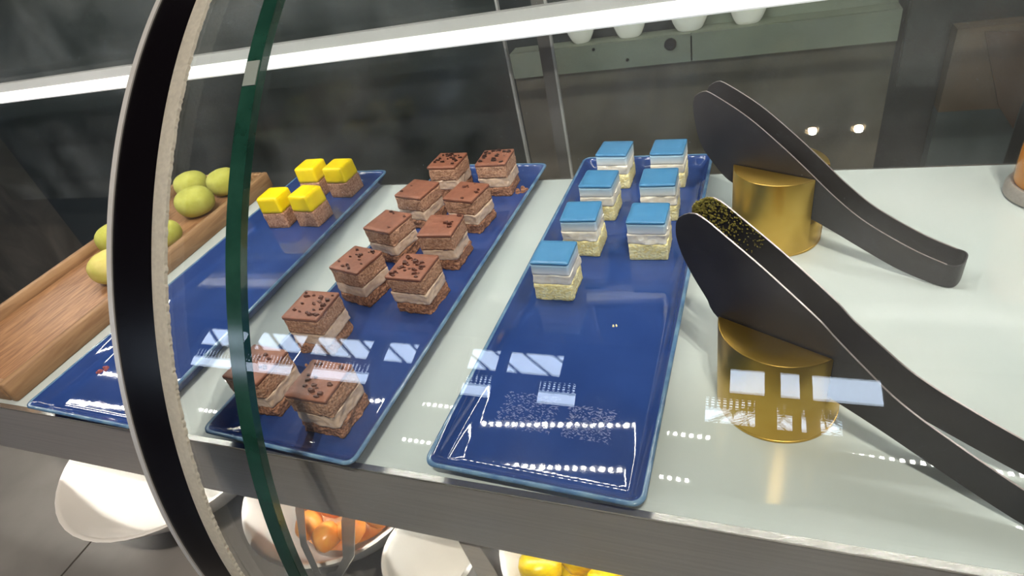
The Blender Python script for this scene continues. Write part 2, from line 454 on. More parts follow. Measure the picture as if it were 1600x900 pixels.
# ------------------------------------------------------------------ curved front glass
GCY, GCZ, GR = 0.41933, -0.10894, 0.50115
def gp(t, off=0.0):      # t: angle from the forward horizontal, upwards, degrees
    a = math.radians(t); r = GR + off
    return (GCY - r * math.cos(a), GCZ + r * math.sin(a))
T0, T1, NT = -15.9, 72.0, 72
TS = [T0 + (T1 - T0) * i / NT for i in range(NT + 1)]
def shell(x0, x1, o0, o1, nx=1, jitter=0.0, seed=0):
    mb = MB(); rs = []
    rnd = random.Random(seed)
    for t in TS:
        a = gp(t, o0); b = gp(t, o1)
        j = rnd.uniform(-jitter, jitter)
        rs.append([(x0, a[0], a[1]), (x1 + j, a[0], a[1]), (x1 + j, b[0], b[1]), (x0, b[0], b[1])])
    return mb.rings(rs, True, True, True)
p1 = thing('curved_glass_panel', 'curved glass panel with a black printed edge band and pale brush seal', 'glass panel', (0, gp(T0)[0], gp(T0)[1]))
def put(ob, par):
    ob.parent = par
    ob.matrix_parent_inverse = Matrix.Translation(-Vector(par.location))
    return ob
put(shell(-0.0725, -0.0095, 0.0, 0.005).build('pane', M['glass'], None, True), p1)
put(shell(-0.1135, -0.0726, -0.0005, 0.0055).build('edge_band', M['black'], None, True), p1)['label'] = 'black printed band'
put(shell(-0.1185, -0.1136, -0.002, 0.0065).build('edge_trim', M['trim_alu'], None, True), p1)['label'] = 'narrow polished metal edge'
# brush seal: a spine and many fine bristles
TS_keep = TS
TS = [T0 + (T1 - T0) * i / 420 for i in range(421)]
b = shell(-0.0724, -0.0600, 0.0051, 0.0075, 1, 0.0006, 3).build('brush_seal', M['seal'], None, False); put(b, p1)
b['label'] = 'pale bristle strip'
TS = TS_keep
p2 = thing('curved_glass_door', 'large curved glass door with a dark green cut edge', 'glass door', (0.4, gp(T0)[0], gp(T0)[1]))
put(shell(0.0040, 1.2, 0.0, 0.005).build('pane', M['glass'], None, True), p2)
put(shell(-0.0085, 0.0039, -0.0005, 0.0053).build('cut_edge', M['green_edge'], None, True), p2)['label'] = 'dark green glass edge'

TS = [49.9 + 0.4 * i for i in range(6)]
put(shell(-0.0075, 0.0030, -0.0012, 0.0060).build('edge_clip', M['clip'], None, True), p2)['label'] = 'small grey clip'
TS = TS_keep
# ------------------------------------------------------------------ back sliding doors, ledge and things behind
for lab, x0, x1, y, e in (('rear sliding glass door behind the chocolate cakes', -1.2, 0.012, 0.512, 'r'), ('rear sliding glass door behind the blue cakes', 0.056, 1.2, 0.520, 'l')):
    d = thing('sliding_door', lab, 'sliding door', ((x0 + x1) / 2, y, -0.03), 0, 'rear sliding doors')
    cx = (x0 + x1) / 2
    MB().box(x0 - cx, x1 - cx, 0, 0.004, 0.0, 0.385).build('pane', M['door_glass'], d)
    if e == 'r':
        MB().box(x1 - cx + 0.0001, x1 - cx + 0.003, -0.001, 0.005, 0.0, 0.385).build('edge_strip', M['rail'], d)
    else:
        MB().box(x0 - cx, x0 - cx + 0.016, -0.004, -0.0001, 0.0, 0.385).build('frame_strip', M['grey_frame'], d)
        MB().box(x0 - cx + 0.0161, x0 - cx + 0.019, -0.005, -0.0001, 0.0, 0.385).build('edge_strip', M['rail'], d)

lg = thing('rear_ledge', 'pale grey-green metal ledge behind the rear glass doors', 'ledge', (0.23, 0.57, 0.106))
MB().box(-0.235, 0.004, 0.0, 0.003, 0.0, 0.034).build('front_panel', M['ledge'], lg)
MB().box(0.006, 0.228, 0.0, 0.003, 0.0, 0.034).build('front_panel', M['ledge'], lg)
MB().box(-0.235, 0.228, 0.004, 0.028, 0.030, 0.034).build('top_plate', M['ledge'], lg)
MB().box(0.006, 0.228, 0.0288, 0.0297, 0.0, 0.13).build('backsplash', M['ledge'], lg)
MB().rings([[(-0.020 + r * math.cos(2 * math.pi * i / 20), yy, 0.024 + r * math.sin(2 * math.pi * i / 20)) for i in range(20)] for r, yy in ((0.0075, 0.0), (0.0075, -0.002), (0.005, -0.0025))], True, False, True).build('cable_hole', M['screw'], lg)
for x, z in ((-0.118, 0.028), (-0.075, 0.010)):
    MB().rings([[(x + r * math.cos(2 * math.pi * i / 10), yy, z + r * math.sin(2 * math.pi * i / 10)) for i in range(10)] for r, yy in ((0.0022, 0.0), (0.0018, -0.0015))], True, False, True).build('screw', M['screw'], lg)
MB().box(-0.235, 0.228, 0.0045, 0.0277, -0.3558, -0.0001).build('back_plate', M['stone'], lg)

def bowl_mesh(R, H, foot=0.5, th=0.004, n=48):
    prof = []
    K = 12
    for k in range(K + 1):
        t = k / K
        prof.append((R * (foot + (1 - foot) * t ** 0.85) if k else R * foot, H * t ** 1.35))
    inner = [(max(r - th, 0.001), z + th * 0.7) for r, z in reversed(prof)]
    inner[0] = (R - th, H)
    rim = [(R + 0.0005, H + 0.0012), (R - th * 0.5, H + 0.002)]
    return MB().lathe([(0.0005, 0.0)] + prof + rim + inner + [(0.0005, th * 0.7)], n=n)

for x, r, h, lab in ((0.094, 0.020, 0.020, 'small white bowl with yellow food behind the left of the light bar'), (0.158, 0.026, 0.034, 'white bowl on the rear ledge left of the panel seam'),
                  (0.232, 0.028, 0.034, 'white bowl on the rear ledge right of the panel seam'), (0.300, 0.026, 0.034, 'white bowl holding red food on the rear ledge')):
    t = thing('rear_bowl', lab, 'bowl', (x, 0.570 + 0.015, 0.1402), 0, 'white bowls on the rear ledge')
    mbb = bowl_mesh(r, h, 0.45, 0.002, 28)
    mbb.v = [(vx, vy * 0.5, vz) for vx, vy, vz in mbb.v]
    mbb.build('bowl', M['porcelain'], t, True)
    if 'yellow' in lab or 'red' in lab:
        f = MB(); f.lathe([(0.0003, h * 0.98 + 0.006), (r * 0.5, h + 0.004), (r * 0.86, h * 0.9)], n=18)
        f.v = [(vx, vy * 0.5, vz) for vx, vy, vz in f.v]
        f.build('food', M['pineapple'] if 'yellow' in lab else M['red'], t, True)
pr = tag(MB().box(0.462, 0.500, 0.555, 0.566, 0.058, 0.3695).build('frame_post', M['dark_frame']), 'dark vertical frame post behind the rear glass at the right', 'post')
bx = thing('reflection_box', 'brown box imitating a blurred reflection in the rear glass, far right', 'box', (0.56, 0.575, -0.25))  # solid box modelled in place of blurred brown reflections
MB().box(-0.045, 0.035, 0.0, 0.022, 0.0, 0.265).build('stand', M['blue_grey'], bx)
MB().box(-0.045, 0.035, 0.0, 0.022, 0.2651, 0.36).build('body', M['reflection_brown'], bx)
MB().prism([(-0.02, 0.355), (0.033, 0.35), (0.033, 0.24), (0.012, 0.27)], lambda q, t: (q[0], t, q[1]), -0.003, -0.0001).build('dark_patch', M['dark_brown'], bx)
pl = thing('wall_panel', 'blue-grey panel on the dark wall below the rear ledge', 'panel', (0.33, 0.604 + 0.03, 0.0))
MB().box(-0.15, 0.12, -0.004, 0.004, -0.1, 0.10).build('board', M['blue_grey'], pl)
yb = thing('yellow_shape', 'dull yellow packet flat against the dark wall behind the chocolate cakes', 'shape', (-0.232, 0.632, -0.252))  # plain dull yellow shape against the wall
MB().prism([(-0.042, 0.3101), (0.040, 0.3101), (0.046, 0.322), (0.02, 0.328), (-0.03, 0.322)], lambda q, t: (q[0], t, q[1]), -0.007, 0.007).build('flat_shape', mat('dull_yellow', srgb(128, 114, 60), 0.8, noise_to=srgb(104, 92, 56), nscale=40), yb)

# ------------------------------------------------------------------ blue trays
TW, TD = 0.16412, 0.49179
RIMZ = 0.019
FLOOR = 0.006
def tray(label, x, y, yaw):
    t = thing('serving_tray', label, 'tray', (x, y, 0), yaw, 'long blue serving trays')
    def ring(ins, z, r): return rrect(ins, TW - ins, ins, TD - ins, r, z, 7)
    def warp(pts):       # slightly dished long sides as hand-pressed ware has
        return pts
    rs = [ring(0.016, 0.0, 0.004), ring(0.010, 0.0035, 0.006), ring(0.0035, 0.0135, 0.008), ring(0.0006, 0.0170, 0.009)]
    rim = [ring(0.0006, 0.0170, 0.009), ring(0.0, 0.0182, 0.0095), ring(0.0004, 0.0191, 0.0092), ring(0.0016, 0.0195, 0.0082), ring(0.0030, 0.0188, 0.0070)]
    inn = [ring(0.0030, 0.0188, 0.0070), ring(0.0060, 0.0150, 0.0062), ring(0.0095, 0.0098, 0.0056), ring(0.0120, 0.0074, 0.005), ring(0.0155, 0.0063, 0.004), ring(0.020, 0.0060, 0.003)]
    MB().rings(rs + rim[1:] + inn[1:], True, True, True).build('dish', M['glaze'], t, 60)
    rp = [[(p[0], p[1], p[2] + 0.0002) for p in r] for r in rim]
    c = Vector((TW / 2, TD / 2, 0))
    out = []
    for k, r in enumerate(rim):
        s = 0.00035
        o = []
        for p in r:
            dx = 1 if p[0] > TW / 2 else -1; dy = 1 if p[1] > TD / 2 else -1
            g = s if k < 3 else -s * 0.2
            o.append((p[0] + dx * g, p[1] + dy * g, p[2] + (0.00035 if k > 1 else 0)))
        out.append(o)
    MB().rings(out, True).build('rim', M['rim'], t, 60)['label'] = 'paler blue worn rim'
    return t
tray('long blue ceramic tray holding the blue-topped vanilla cakes', 0.08449, 0.00029, -0.0354)
tray('long blue ceramic tray crowded with chocolate layer cakes', -0.13611, -0.00243, -0.0531)
tray('long blue ceramic tray with four yellow-topped cakes, beside the wooden tray', -0.37452, -0.00744, -0.0230)

# ------------------------------------------------------------------ cakes
def layer(w, z0, z1, amp, seed, r=0.002, per=13, lev=6, top_amp=0.0003, taper=0.0, nfreq=260.0, bev=0.0007):
    """one cake layer: rounded square prism with crumbly, uneven sides"""
    h = w / 2
    base = []
    for cx, cy, a0 in ((h - r, h - r, 0), (-(h - r), h - r, 90), (-(h - r), -(h - r), 180), (h - r, -(h - r), 270)):
        for i in range(3):
            a = math.radians(a0 + 90 * i / 2)
            base.append(Vector((cx + r * math.cos(a), cy + r * math.sin(a))))
        nx = {0: (-1, 1), 90: (-1, -1), 180: (1, -1), 270: (1, 1)}[a0]
        s = base[-1]
        e = Vector((-(h - r), h)) if a0 == 0 else Vector((-h, -(h - r))) if a0 == 90 else Vector((h - r, -h)) if a0 == 180 else Vector((h, h - r))
        for i in range(1, per):
            base.append(s.lerp(e, i / per))
    def ring(z, ins, sd_amp):
        o = []
        for p in base:
            d = p.normalized()
            q = p * (1 - ins / h)
            n1 = noise.noise(Vector((p.x * nfreq, p.y * nfreq, z * nfreq + seed * 7.3)))
            n2 = noise.noise(Vector((p.x * 70, p.y * 70, z * 70 + seed * 3.1)))
            k = sd_amp * (n1 * 0.7 + n2 * 0.8)
            o.append((q.x + d.x * k, q.y + d.y * k, z))
        return o
    rs = [ring(z0, bev, amp)]
    for k in range(lev + 1):
        t = k / lev
        z = z0 + bev + (z1 - z0 - 2 * bev) * t
        rs.append(ring(z, -taper * t, amp))
    rs.append(ring(z1, bev - taper, amp * 0.7))
    for f in (0.75, 0.45, 0.15):
        rs.append([(p[0] * f, p[1] * f, z1 + top_amp * noise.noise(Vector((p[0] * f * 90, p[1] * f * 90, seed)))) for p in rs[lev + 2]])
    return MB().rings(rs, True, True, True)

def chips(n, w, z, seed, size=0.0028, spread=0.42):
    rnd = random.Random(seed); mb = MB()
    for i in range(n):
        x, y = rnd.uniform(-spread, spread) * w, rnd.uniform(-spread, spread) * w
        s = size * rnd.uniform(0.5, 1.2); a = rnd.uniform(0, 6.28)
        k = rnd.randint(4, 6); hh = s * rnd.uniform(0.35, 0.7)
        lo, hi = [], []
        for j in range(k):
            b = a + 2 * math.pi * j / k; q = s * rnd.uniform(0.45, 0.8)
            lo.append((x + q * math.cos(b) * 1.2, y + q * math.sin(b) * 0.7, z - 0.0004))
            hi.append((x + 0.75 * q * math.cos(b) * 1.2, y + 0.75 * q * math.sin(b) * 0.7, z + hh * rnd.uniform(0.6, 1.1)))
        mb.rings([lo, hi], True, False, True)
    return mb

def wonky(mb, seed, lean=0.02, H=0.046):
    rnd = random.Random(seed)
    ax, ay, tw = rnd.uniform(-lean, lean), rnd.uniform(-lean, lean), rnd.uniform(-0.06, 0.06)
    o = []
    for x, y, z in mb.v:
        t = tw * z / H
        o.append((x * math.cos(t) - y * math.sin(t) + ax * z, x * math.sin(t) + y * math.cos(t) + ay * z, z))
    mb.v = o
    return mb

choc = [
 (-0.0710, 0.4353, -0.053, 26, 1, 'chocolate layer cake with dark shavings, left of the pair at the back of the tray'),
 (-0.0015, 0.4372, -0.012, 26, 1, 'chocolate layer cake with dark shavings, right of the pair at the back of the tray'),
 (-0.0817, 0.3595, -0.183, 2, 0, 'chocolate layer cake with a nearly bare top, left in the second row from the back'),
 (-0.0083, 0.3501, -0.184, 8, 0, 'chocolate layer cake with a few crumbs, right in the second row from the back'),
 (-0.0840, 0.2862, -0.238, 4, 0, 'smooth chocolate layer cake, left in the third row from the back'),
 (-0.0111, 0.2759, -0.016, 5, 0, 'chocolate layer cake with ragged front edge, right in the third row from the back'),
 (-0.0850, 0.2094, -0.236, 16, 0, 'chocolate layer cake, left in the fourth row, in front of the smooth one'),
 (-0.0098, 0.2004, -0.085, 34, 0, 'chocolate layer cake thickly strewn with shavings, right in the fourth row'),
 (-0.0917, 0.1323, 0.023, 26, 0, 'chocolate layer cake standing alone between the fourth row and the front pair'),
 (-0.0985, 0.0525, -0.049, 9, 0, 'chocolate layer cake behind the green glass edge, left of the front pair'),
 (-0.0224, 0.0418, -0.047, 14, 0, 'chocolate layer cake nearest the front of the tray, right of the front pair'),
]
CW = 0.042
for i, (x, y, a, nc, dk_, lab) in enumerate(choc):
    t = thing('chocolate_cake', lab, 'cake', (x, y, FLOOR), a, 'chocolate layer cakes on the middle tray')
    wonky(layer(CW * 0.985, 0.0, 0.0130, 0.0026, i * 5 + 1, lev=8), i).build('sponge_base', M['choc_base'], t, 50)
    wonky(layer(CW * 0.985, 0.0130, 0.0265, 0.0018, i * 5 + 2, lev=8), i).build('cream_layer', M['choc_cream'], t, 50)
    wonky(layer(CW * 0.995, 0.0265, 0.0430, 0.0013, i * 5 + 3, lev=8), i).build('sponge_top', M['choc_sponge'], t, 50)
    wonky(layer(CW * 1.0, 0.0430, 0.0465, 0.0004, i * 5 + 4, lev=2, top_amp=0.0008, bev=0.0004, r=0.0012), i).build('glaze_top', M['choc_top'], t, 50)
    c = wonky(chips(nc, CW, 0.0465, 100 + i, 0.0042 if not dk_ else 0.0042), i).build('shavings', M['dark_chip'] if dk_ else M['choc_chip'], t)
    c['kind'] = 'stuff'

blue = [
 (0.1530, 0.4477, -0.038, 'blue-topped vanilla cake, left of the pair at the back of its tray'),
 (0.2179, 0.4460, -0.013, 'blue-topped vanilla cake, right of the pair at the back of its tray'),
 (0.1479, 0.3746, -0.040, 'blue-topped vanilla cake, left in the second row from the back'),
 (0.2159, 0.3727, 0.029, 'blue-topped vanilla cake, right in the second row from the back'),
 (0.1430, 0.3042, -0.031, 'blue-topped vanilla cake, left in the third row from the back'),
 (0.2135, 0.2991, 0.012, 'blue-topped vanilla cake beside the black tongs, front of the right column'),
 (0.1317, 0.2295, -0.039, 'blue-topped vanilla cake standing alone at the front of the left column'),
]
BW = 0.039
for i, (x, y, a, lab) in enumerate(blue):
    t = thing('blue_cake', lab, 'cake', (x, y, FLOOR), a, 'blue-topped vanilla cakes')
    wonky(layer(BW, 0.0, 0.0195, 0.0010, i * 5 + 61), i + 40).build('sponge_base', M['vanilla'], t, 50)
    wonky(layer(BW * 0.985, 0.0195, 0.0310, 0.0020, i * 5 + 62, nfreq=180), i + 40).build('cream_layer', M['white_cream'], t, 50)
    wonky(layer(BW * 0.975, 0.0310, 0.0425, 0.0004, i * 5 + 63), i + 40).build('mousse_layer', M['pale_blue'], t, 50)
    wonky(layer(BW * 0.98, 0.0425, 0.0455, 0.0002, i * 5 + 64, lev=2, top_amp=0.0002), i + 40).build('jelly_top', M['blue_jelly'], t, 50)

yell = [
 (-0.3055, 0.4448, -0.011, 'yellow-topped brown cake, back left of the four'),
 (-0.2525, 0.4409, -0.038, 'yellow-topped brown cake, back right of the four'),
 (-0.3106, 0.3593, 0.030, 'yellow-topped brown cake, front left of the four'),
 (-0.2585, 0.3622, -0.061, 'yellow-topped brown cake, front right of the four'),
]
YW = 0.0355
for i, (x, y, a, lab) in enumerate(yell):
    t = thing('yellow_cake', lab, 'cake', (x, y, FLOOR), a, 'yellow-topped cakes')
    wonky(layer(YW, 0.0, 0.0235, 0.0008, i * 5 + 121), i + 80, 0.01).build('sponge_base', M['choc_sponge'], t, 50)
    wonky(layer(YW * 1.0, 0.0235, 0.0470, 0.0002, i * 5 + 122, r=0.003, taper=-0.0008, bev=0.0016), i + 80, 0.01).build('jelly_top', M['yellow_jelly'], t, 60)

# crumbs on the trays
def crumb(label, x, y, z, s, m_, seed):
    rnd = random.Random(seed); mb = MB()
    for i in range(7):
        a = rnd.uniform(0, 6.28); q = s * rnd.uniform(0.2, 1.0); e = s * rnd.uniform(0.25, 0.5)
        k = 5
        px, py = q * math.cos(a), q * math.sin(a)
        mb.rings([[(px + e * math.cos(2 * math.pi * j / k), py + e * math.sin(2 * math.pi * j / k), 0) for j in range(k)],
                  [(px + 0.6 * e * math.cos(2 * math.pi * j / k), py + 0.6 * e * math.sin(2 * math.pi * j / k), e * 0.9) for j in range(k)]], True, True, True)
    o = mb.build('cake_crumb', m_, None, loc=(x, y, z))
    return tag(o, label, 'crumb')
crumb('scatter of reddish crumbs on the empty front of the left tray', -0.3465, 0.0590, FLOOR, 0.006, mat('red_crumb', srgb(150, 84, 84), 0.9), 1)
crumb('pale crumb on the blue tray in front of the blue cakes', 0.196, 0.178, FLOOR, 0.0022, M['vanilla'], 2)
crumb('brown lump of broken sponge beside the back right chocolate cake', 0.030, 0.428, FLOOR, 0.009, M['choc_base'], 12)
crumb('brown crumb by the lone chocolate cake', -0.0915, 0.096, FLOOR, 0.004, M['choc_base'], 3)

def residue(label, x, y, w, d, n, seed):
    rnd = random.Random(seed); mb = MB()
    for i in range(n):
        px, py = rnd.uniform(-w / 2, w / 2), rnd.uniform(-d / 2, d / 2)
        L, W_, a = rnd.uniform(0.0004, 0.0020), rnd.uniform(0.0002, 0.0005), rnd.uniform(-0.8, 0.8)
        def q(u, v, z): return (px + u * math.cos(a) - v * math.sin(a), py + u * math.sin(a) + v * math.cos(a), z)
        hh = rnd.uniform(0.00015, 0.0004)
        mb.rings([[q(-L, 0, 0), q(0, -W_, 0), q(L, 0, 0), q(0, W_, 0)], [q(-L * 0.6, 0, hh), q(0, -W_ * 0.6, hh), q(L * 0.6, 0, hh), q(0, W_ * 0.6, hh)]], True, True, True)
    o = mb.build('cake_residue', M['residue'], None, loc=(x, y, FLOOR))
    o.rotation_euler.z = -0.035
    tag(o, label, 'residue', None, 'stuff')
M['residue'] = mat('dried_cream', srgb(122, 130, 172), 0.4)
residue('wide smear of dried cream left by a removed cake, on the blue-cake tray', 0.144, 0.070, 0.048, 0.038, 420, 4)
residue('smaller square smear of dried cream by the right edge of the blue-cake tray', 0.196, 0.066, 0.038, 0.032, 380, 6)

# ------------------------------------------------------------------ wooden tray with mochi
wt = thing('wooden_tray', 'long wooden serving tray holding green mochi at the left', 'tray', (-0.425, 0.008, 0), 0.004)
WD, WW, WH, WT = 0.472, 0.185, 0.026, 0.010
def plank(x0, x1, y0, y1, z0, z1, nm, mm):
    b = 0.0015
    r = [rrect(x0 + b, x1 - b, y0 + b, y1 - b, 0.002, z0, 3), rrect(x0, x1, y0, y1, 0.003, z0 + b, 3), rrect(x0, x1, y0, y1, 0.003, z1 - b, 3), rrect(x0 + b, x1 - b, y0 + b, y1 - b, 0.002, z1, 3)]
    return MB().rings(r, True, True, True).build(nm, mm, wt, 50)
plank(-WT, 0, 0, WD, 0, WH, 'side_rail', M['wood'])
plank(-WW, -WW + WT, 0, WD, 0, WH, 'side_rail', M['wood'])
plank(-WW + WT + 0.0002, -WT - 0.0002, 0, WT, 0, WH, 'end_rail', M['wood'])
plank(-WW + WT + 0.0002, -WT - 0.0002, WD - WT, WD, 0, WH, 'end_rail', M['wood'])
plank(-WW + WT + 0.0003, -WT - 0.0003, WT + 0.0003, WD - WT - 0.0003, 0.002, 0.012, 'tray_floor', M['wood_floor'])
def mochi(x, y, rx, ry, h, mm, lab, seed):
    K, n = 12, 28; rs = []
    for k in range(K + 1):
        t = -0.96 + 1.93 * k / K
        r = max(1 - abs(t) ** 2.4, 0.0) ** (1 / 2.2)
        rs.append([(rx * r * math.cos(2 * math.pi * i / n) * (1 + 0.03 * noise.noise(Vector((math.cos(6.283 * i / n), math.sin(6.283 * i / n), t + seed)))),
                    ry * r * math.sin(2 * math.pi * i / n), h * (t + 0.96) / 1.93) for i in range(n)])
    o = MB().rings(rs, True, True, True).build('mochi', mm, None, 70, (x, y, 0.012))
    tag(o, lab, 'mochi', 'green mochi on the wooden tray')
mochi(-0.486, 0.376, 0.030, 0.028, 0.042, M['mochi'], 'large green mochi right beside the black edge band', 1)
mochi(-0.482, 0.439, 0.026, 0.026, 0.040, M['mochi'], 'green mochi at the far right end of the wooden tray', 2)
mochi(-0.548, 0.434, 0.028, 0.026, 0.040, M['mochi'], 'green mochi at the back of the wooden tray, behind the large one', 3)
mochi(-0.470, 0.293, 0.023, 0.023, 0.034, M['mochi'], 'green mochi mostly hidden behind the black edge band', 4)
mochi(-0.547, 0.276, 0.027, 0.027, 0.042, M['mochi'], 'upper green mochi left of the black edge band', 5)
mochi(-0.483, 0.212, 0.031, 0.029, 0.040, M['mochi_pale'], 'paler lower mochi left of the black edge band', 6)

# ------------------------------------------------------------------ tongs and brass holders
HR = 0.0420
def holder(label, cx, cy, ang, H, slot_z):
    t = thing('tong_holder', label, 'tong holder', (cx - math.sin(ang) * 0.0063, cy + math.cos(ang) * 0.0063, 0), ang, 'brass tong holders')
    sw = 0.0155
    def seg(side):
        a0 = math.asin(sw / HR)
        pts = [(HR * math.cos(a), HR * math.sin(a)) for a in [(-a0 - (math.pi - 2 * a0) * i / 40) for i in range(41)]]
        if side > 0: pts = [(x, -y) for x, y in pts]
        return pts
    def block(pts, z0, z1, nm):
        c = (sum(p[0] for p in pts) / len(pts), sum(p[1] for p in pts) / len(pts))
        def rr(s, z): return [(c[0] + (p[0] - c[0]) * s, c[1] + (p[1] - c[1]) * s, z) for p in pts]
        return MB().rings([rr(1, z0), rr(1, z1 - 0.001), rr(0.985, z1 - 0.0002), rr(0.96, z1)], True, True, True).build(nm, M['brass'], t, 40)
    block(seg(-1), 0.003, H, 'front_half')
    block(seg(1), 0.003, H, 'back_half')
    a0 = math.asin(sw / HR)
    mid = [(HR * 0.985 * math.cos(a), HR * 0.985 * math.sin(a)) for a in [-a0 + 2 * a0 * i / 8 for i in range(9)]] + [(HR * 0.985 * math.cos(a), HR * 0.985 * math.sin(a)) for a in [math.pi - a0 + 2 * a0 * i / 8 for i in range(9)]]
    mid = [(p[0], max(-sw + 0.0002, min(sw - 0.0002, p[1]))) for p in mid]
    block(mid, 0.003, slot_z, 'slot_floor')
    MB().lathe([(HR * 0.95, 0.0), (HR, 0.0004), (HR, 0.0024), (HR * 0.985, 0.0029)], n=56, cap0=True, cap1=True).build('base_disc', M['brass'], t, 40)
    return t
ANG = math.radians(-27)
holder('brass tong holder at the back of the shelf', 0.3305, 0.332, ANG, 0.079, 0.030)
holder('brass tong holder nearer the shelf front', 0.3265, 0.109, ANG, 0.0765, 0.034)

def catmull(P, n=6):
    o = []
    for i in range(len(P) - 1):
        p0 = P[max(i - 1, 0)]; p1_ = P[i]; p2_ = P[i + 1]; p3 = P[min(i + 2, len(P) - 1)]
        for k in range(n):
            t = k / n
            o.append(tuple(0.5 * ((2 * p1_[j]) + (-p0[j] + p2_[j]) * t + (2 * p0[j] - 5 * p1_[j] + 4 * p2_[j] - p3[j]) * t * t + (-p0[j] + 3 * p1_[j] - 3 * p2_[j] + p3[j]) * t ** 3) for j in range(2)))
    o.append(P[-1])
    return o
def resample(P, n):
    L = [0.0]
    for a, b in zip(P[:-1], P[1:]): L.append(L[-1] + math.hypot(b[0] - a[0], b[1] - a[1]))
    o = []
    j = 0
    for k in range(n + 1):
        s = L[-1] * k / n
        while j < len(L) - 2 and L[j + 1] < s: j += 1
        u = 0 if L[j + 1] == L[j] else (s - L[j]) / (L[j + 1] - L[j])
        o.append((P[j][0] + (P[j + 1][0] - P[j][0]) * u, P[j][1] + (P[j + 1][1] - P[j][1]) * u))
    return o
def tongs(label, cx, cy, top, bot, gap_head, gap_tail, specks, s_bend):
    """spring tongs from one bent black strip; s along the slot, t across it, profile edges given as (s, z)"""
    t_ = thing('serving_tongs', label, 'tongs', (cx, cy, 0), ANG, 'black serving tongs')
    N = 60
    A = resample(catmull(top), N); B = resample(catmull(bot), N)
    TH = 0.0014
    FRONT = -0.0082
    s_min = min(p[0] for p in A + B); s_max = s_bend
    def tb(s):   # back arm offset
        u = max(0.0, min(1.0, (s - 0.040) / (s_max - 0.040)))
        return gap_head + (gap_tail - gap_head) * u
    def arm(sign, nm):
        mb = MB(); rs = []
        for k in range(N + 1):
            (s1, z1), (s2, z2) = A[k], B[k]
            f1 = FRONT if sign < 0 else FRONT + tb(s1)
            f2 = FRONT if sign < 0 else FRONT + tb(s2)
            rs.append([(s1, f1, z1), (s1, f1 + TH, z1), (s2, f2 + TH, z2), (s2, f2, z2)])
        mb.rings(rs, True, True, True)
        o = mb.build(nm, M['tong'], t_, 40)
        e = MB(); es = []
        for k in range(N + 1):
            s1, z1 = A[k]
            f1 = (FRONT if sign < 0 else FRONT + tb(s1))
            es.append([(s1, f1 + 0.0001, z1 + 0.0003), (s1, f1 + TH - 0.0001, z1 + 0.0003), (s1, f1 + TH - 0.0001, z1 - 0.0003), (s1, f1 + 0.0001, z1 - 0.0003)])
        e.rings(es, True, True, True).build('worn_edge', M['tong_edge'], o)
        return o
    arm(-1, 'front_arm'); ba = arm(1, 'back_arm')
    # bend joining both arms at the handle end
    s1, z1 = A[-1]; s2, z2 = B[-1]
    g = tb(s1); rs = []
    r = g / 2 + TH / 2
    for k in range(17):
        a = -math.pi / 2 + math.pi * k / 16
        co, si = math.cos(a), math.sin(a)
        ym = FRONT + TH / 2 + g / 2
        ri, ro = r - TH, r
        # squared-off bend
        def pt(rad):
            c = math.copysign(abs(co) ** 0.7, co); q = math.copysign(abs(si) ** 0.7, si)
            return rad * c * 0.75, ym + rad * q
        (dx1, y1), (dx2, y2) = pt(ro), pt(ri)
        rs.append([(s1 + dx1, y1, z1), (s1 + dx2, y2, z1), (s2 + dx2, y2, z2), (s2 + dx1, y1, z2)])
    MB().rings(rs, True, True, True).build('spring_bend', M['tong'], t_, 50)
    if specks:  # small raised greenish specks, denser towards the tip
        rnd = random.Random(9); mb = MB()
        for i in range(620):
            u = rnd.random() ** 1.8
            kf = 1 + u * 13; k = int(kf); fr_ = kf - k
            (sa, za), (sb, zb) = [tuple(P_[k][j] + (P_[k + 1][j] - P_[k][j]) * fr_ for j in range(2)) for P_ in (A, B)]
            v = rnd.random() ** 1.3 * 0.55
            s, z = sa + (sb - sa) * v, za + (zb - za) * v
            y = FRONT + tb(s) - 0.0002
            e = rnd.uniform(0.0005, 0.0014) * (1.2 - 0.8 * u)
            mb.rings([[(s + e * math.cos(2 * math.pi * j / 5 + i), y, z + e * math.sin(2 * math.pi * j / 5 + i)) for j in range(5)],
                      [(s + 0.5 * e * math.cos(2 * math.pi * j / 5 + i), y - e * 0.7, z + 0.5 * e * math.sin(2 * math.pi * j / 5 + i)) for j in range(5)]], True, True, True)
        c = mb.build('green_specks', M['specks'], t_); c['kind'] = 'stuff'; c['label'] = 'greenish specks inside the tip'
    return t_
U_top = [(-0.0830, 0.1330), (-0.0815, 0.1415), (-0.0715, 0.1478), (-0.0615, 0.1455), (-0.028, 0.1285), (0.005, 0.1055), (0.030, 0.0860), (0.0565, 0.0645), (0.0844, 0.0462), (0.1229, 0.0302), (0.150, 0.0232)]
U_bot = [(-0.0830, 0.1328), (-0.0815, 0.1180), (-0.0745, 0.0930), (-0.058, 0.0720), (-0.040, 0.0575), (0.0, 0.0465), (0.0416, 0.0360), (0.0885, 0.0172), (0.1151, 0.0072), (0.138, 0.0022), (0.1500, 0.0010)]
L_top = [(-0.0720, 0.1400), (-0.0700, 0.1485), (-0.0600, 0.1552), (-0.0515, 0.1537), (-0.0375, 0.1455), (-0.0083, 0.1270), (0.0262, 0.1025), (0.0368, 0.0930), (0.0586, 0.0748), (0.0770, 0.0608), (0.1029, 0.0475), (0.1449, 0.0306), (0.172, 0.0232)]
L_bot = [(-0.0720, 0.1398), (-0.0715, 0.1320), (-0.0671, 0.1184), (-0.0589, 0.1029), (-0.0490, 0.0880), (-0.0399, 0.0737), (0.0, 0.0525), (0.0506, 0.0372), (0.0741, 0.0295), (0.1047, 0.0183), (0.1400, 0.0062), (0.158, 0.0020), (0.172, 0.0010)]
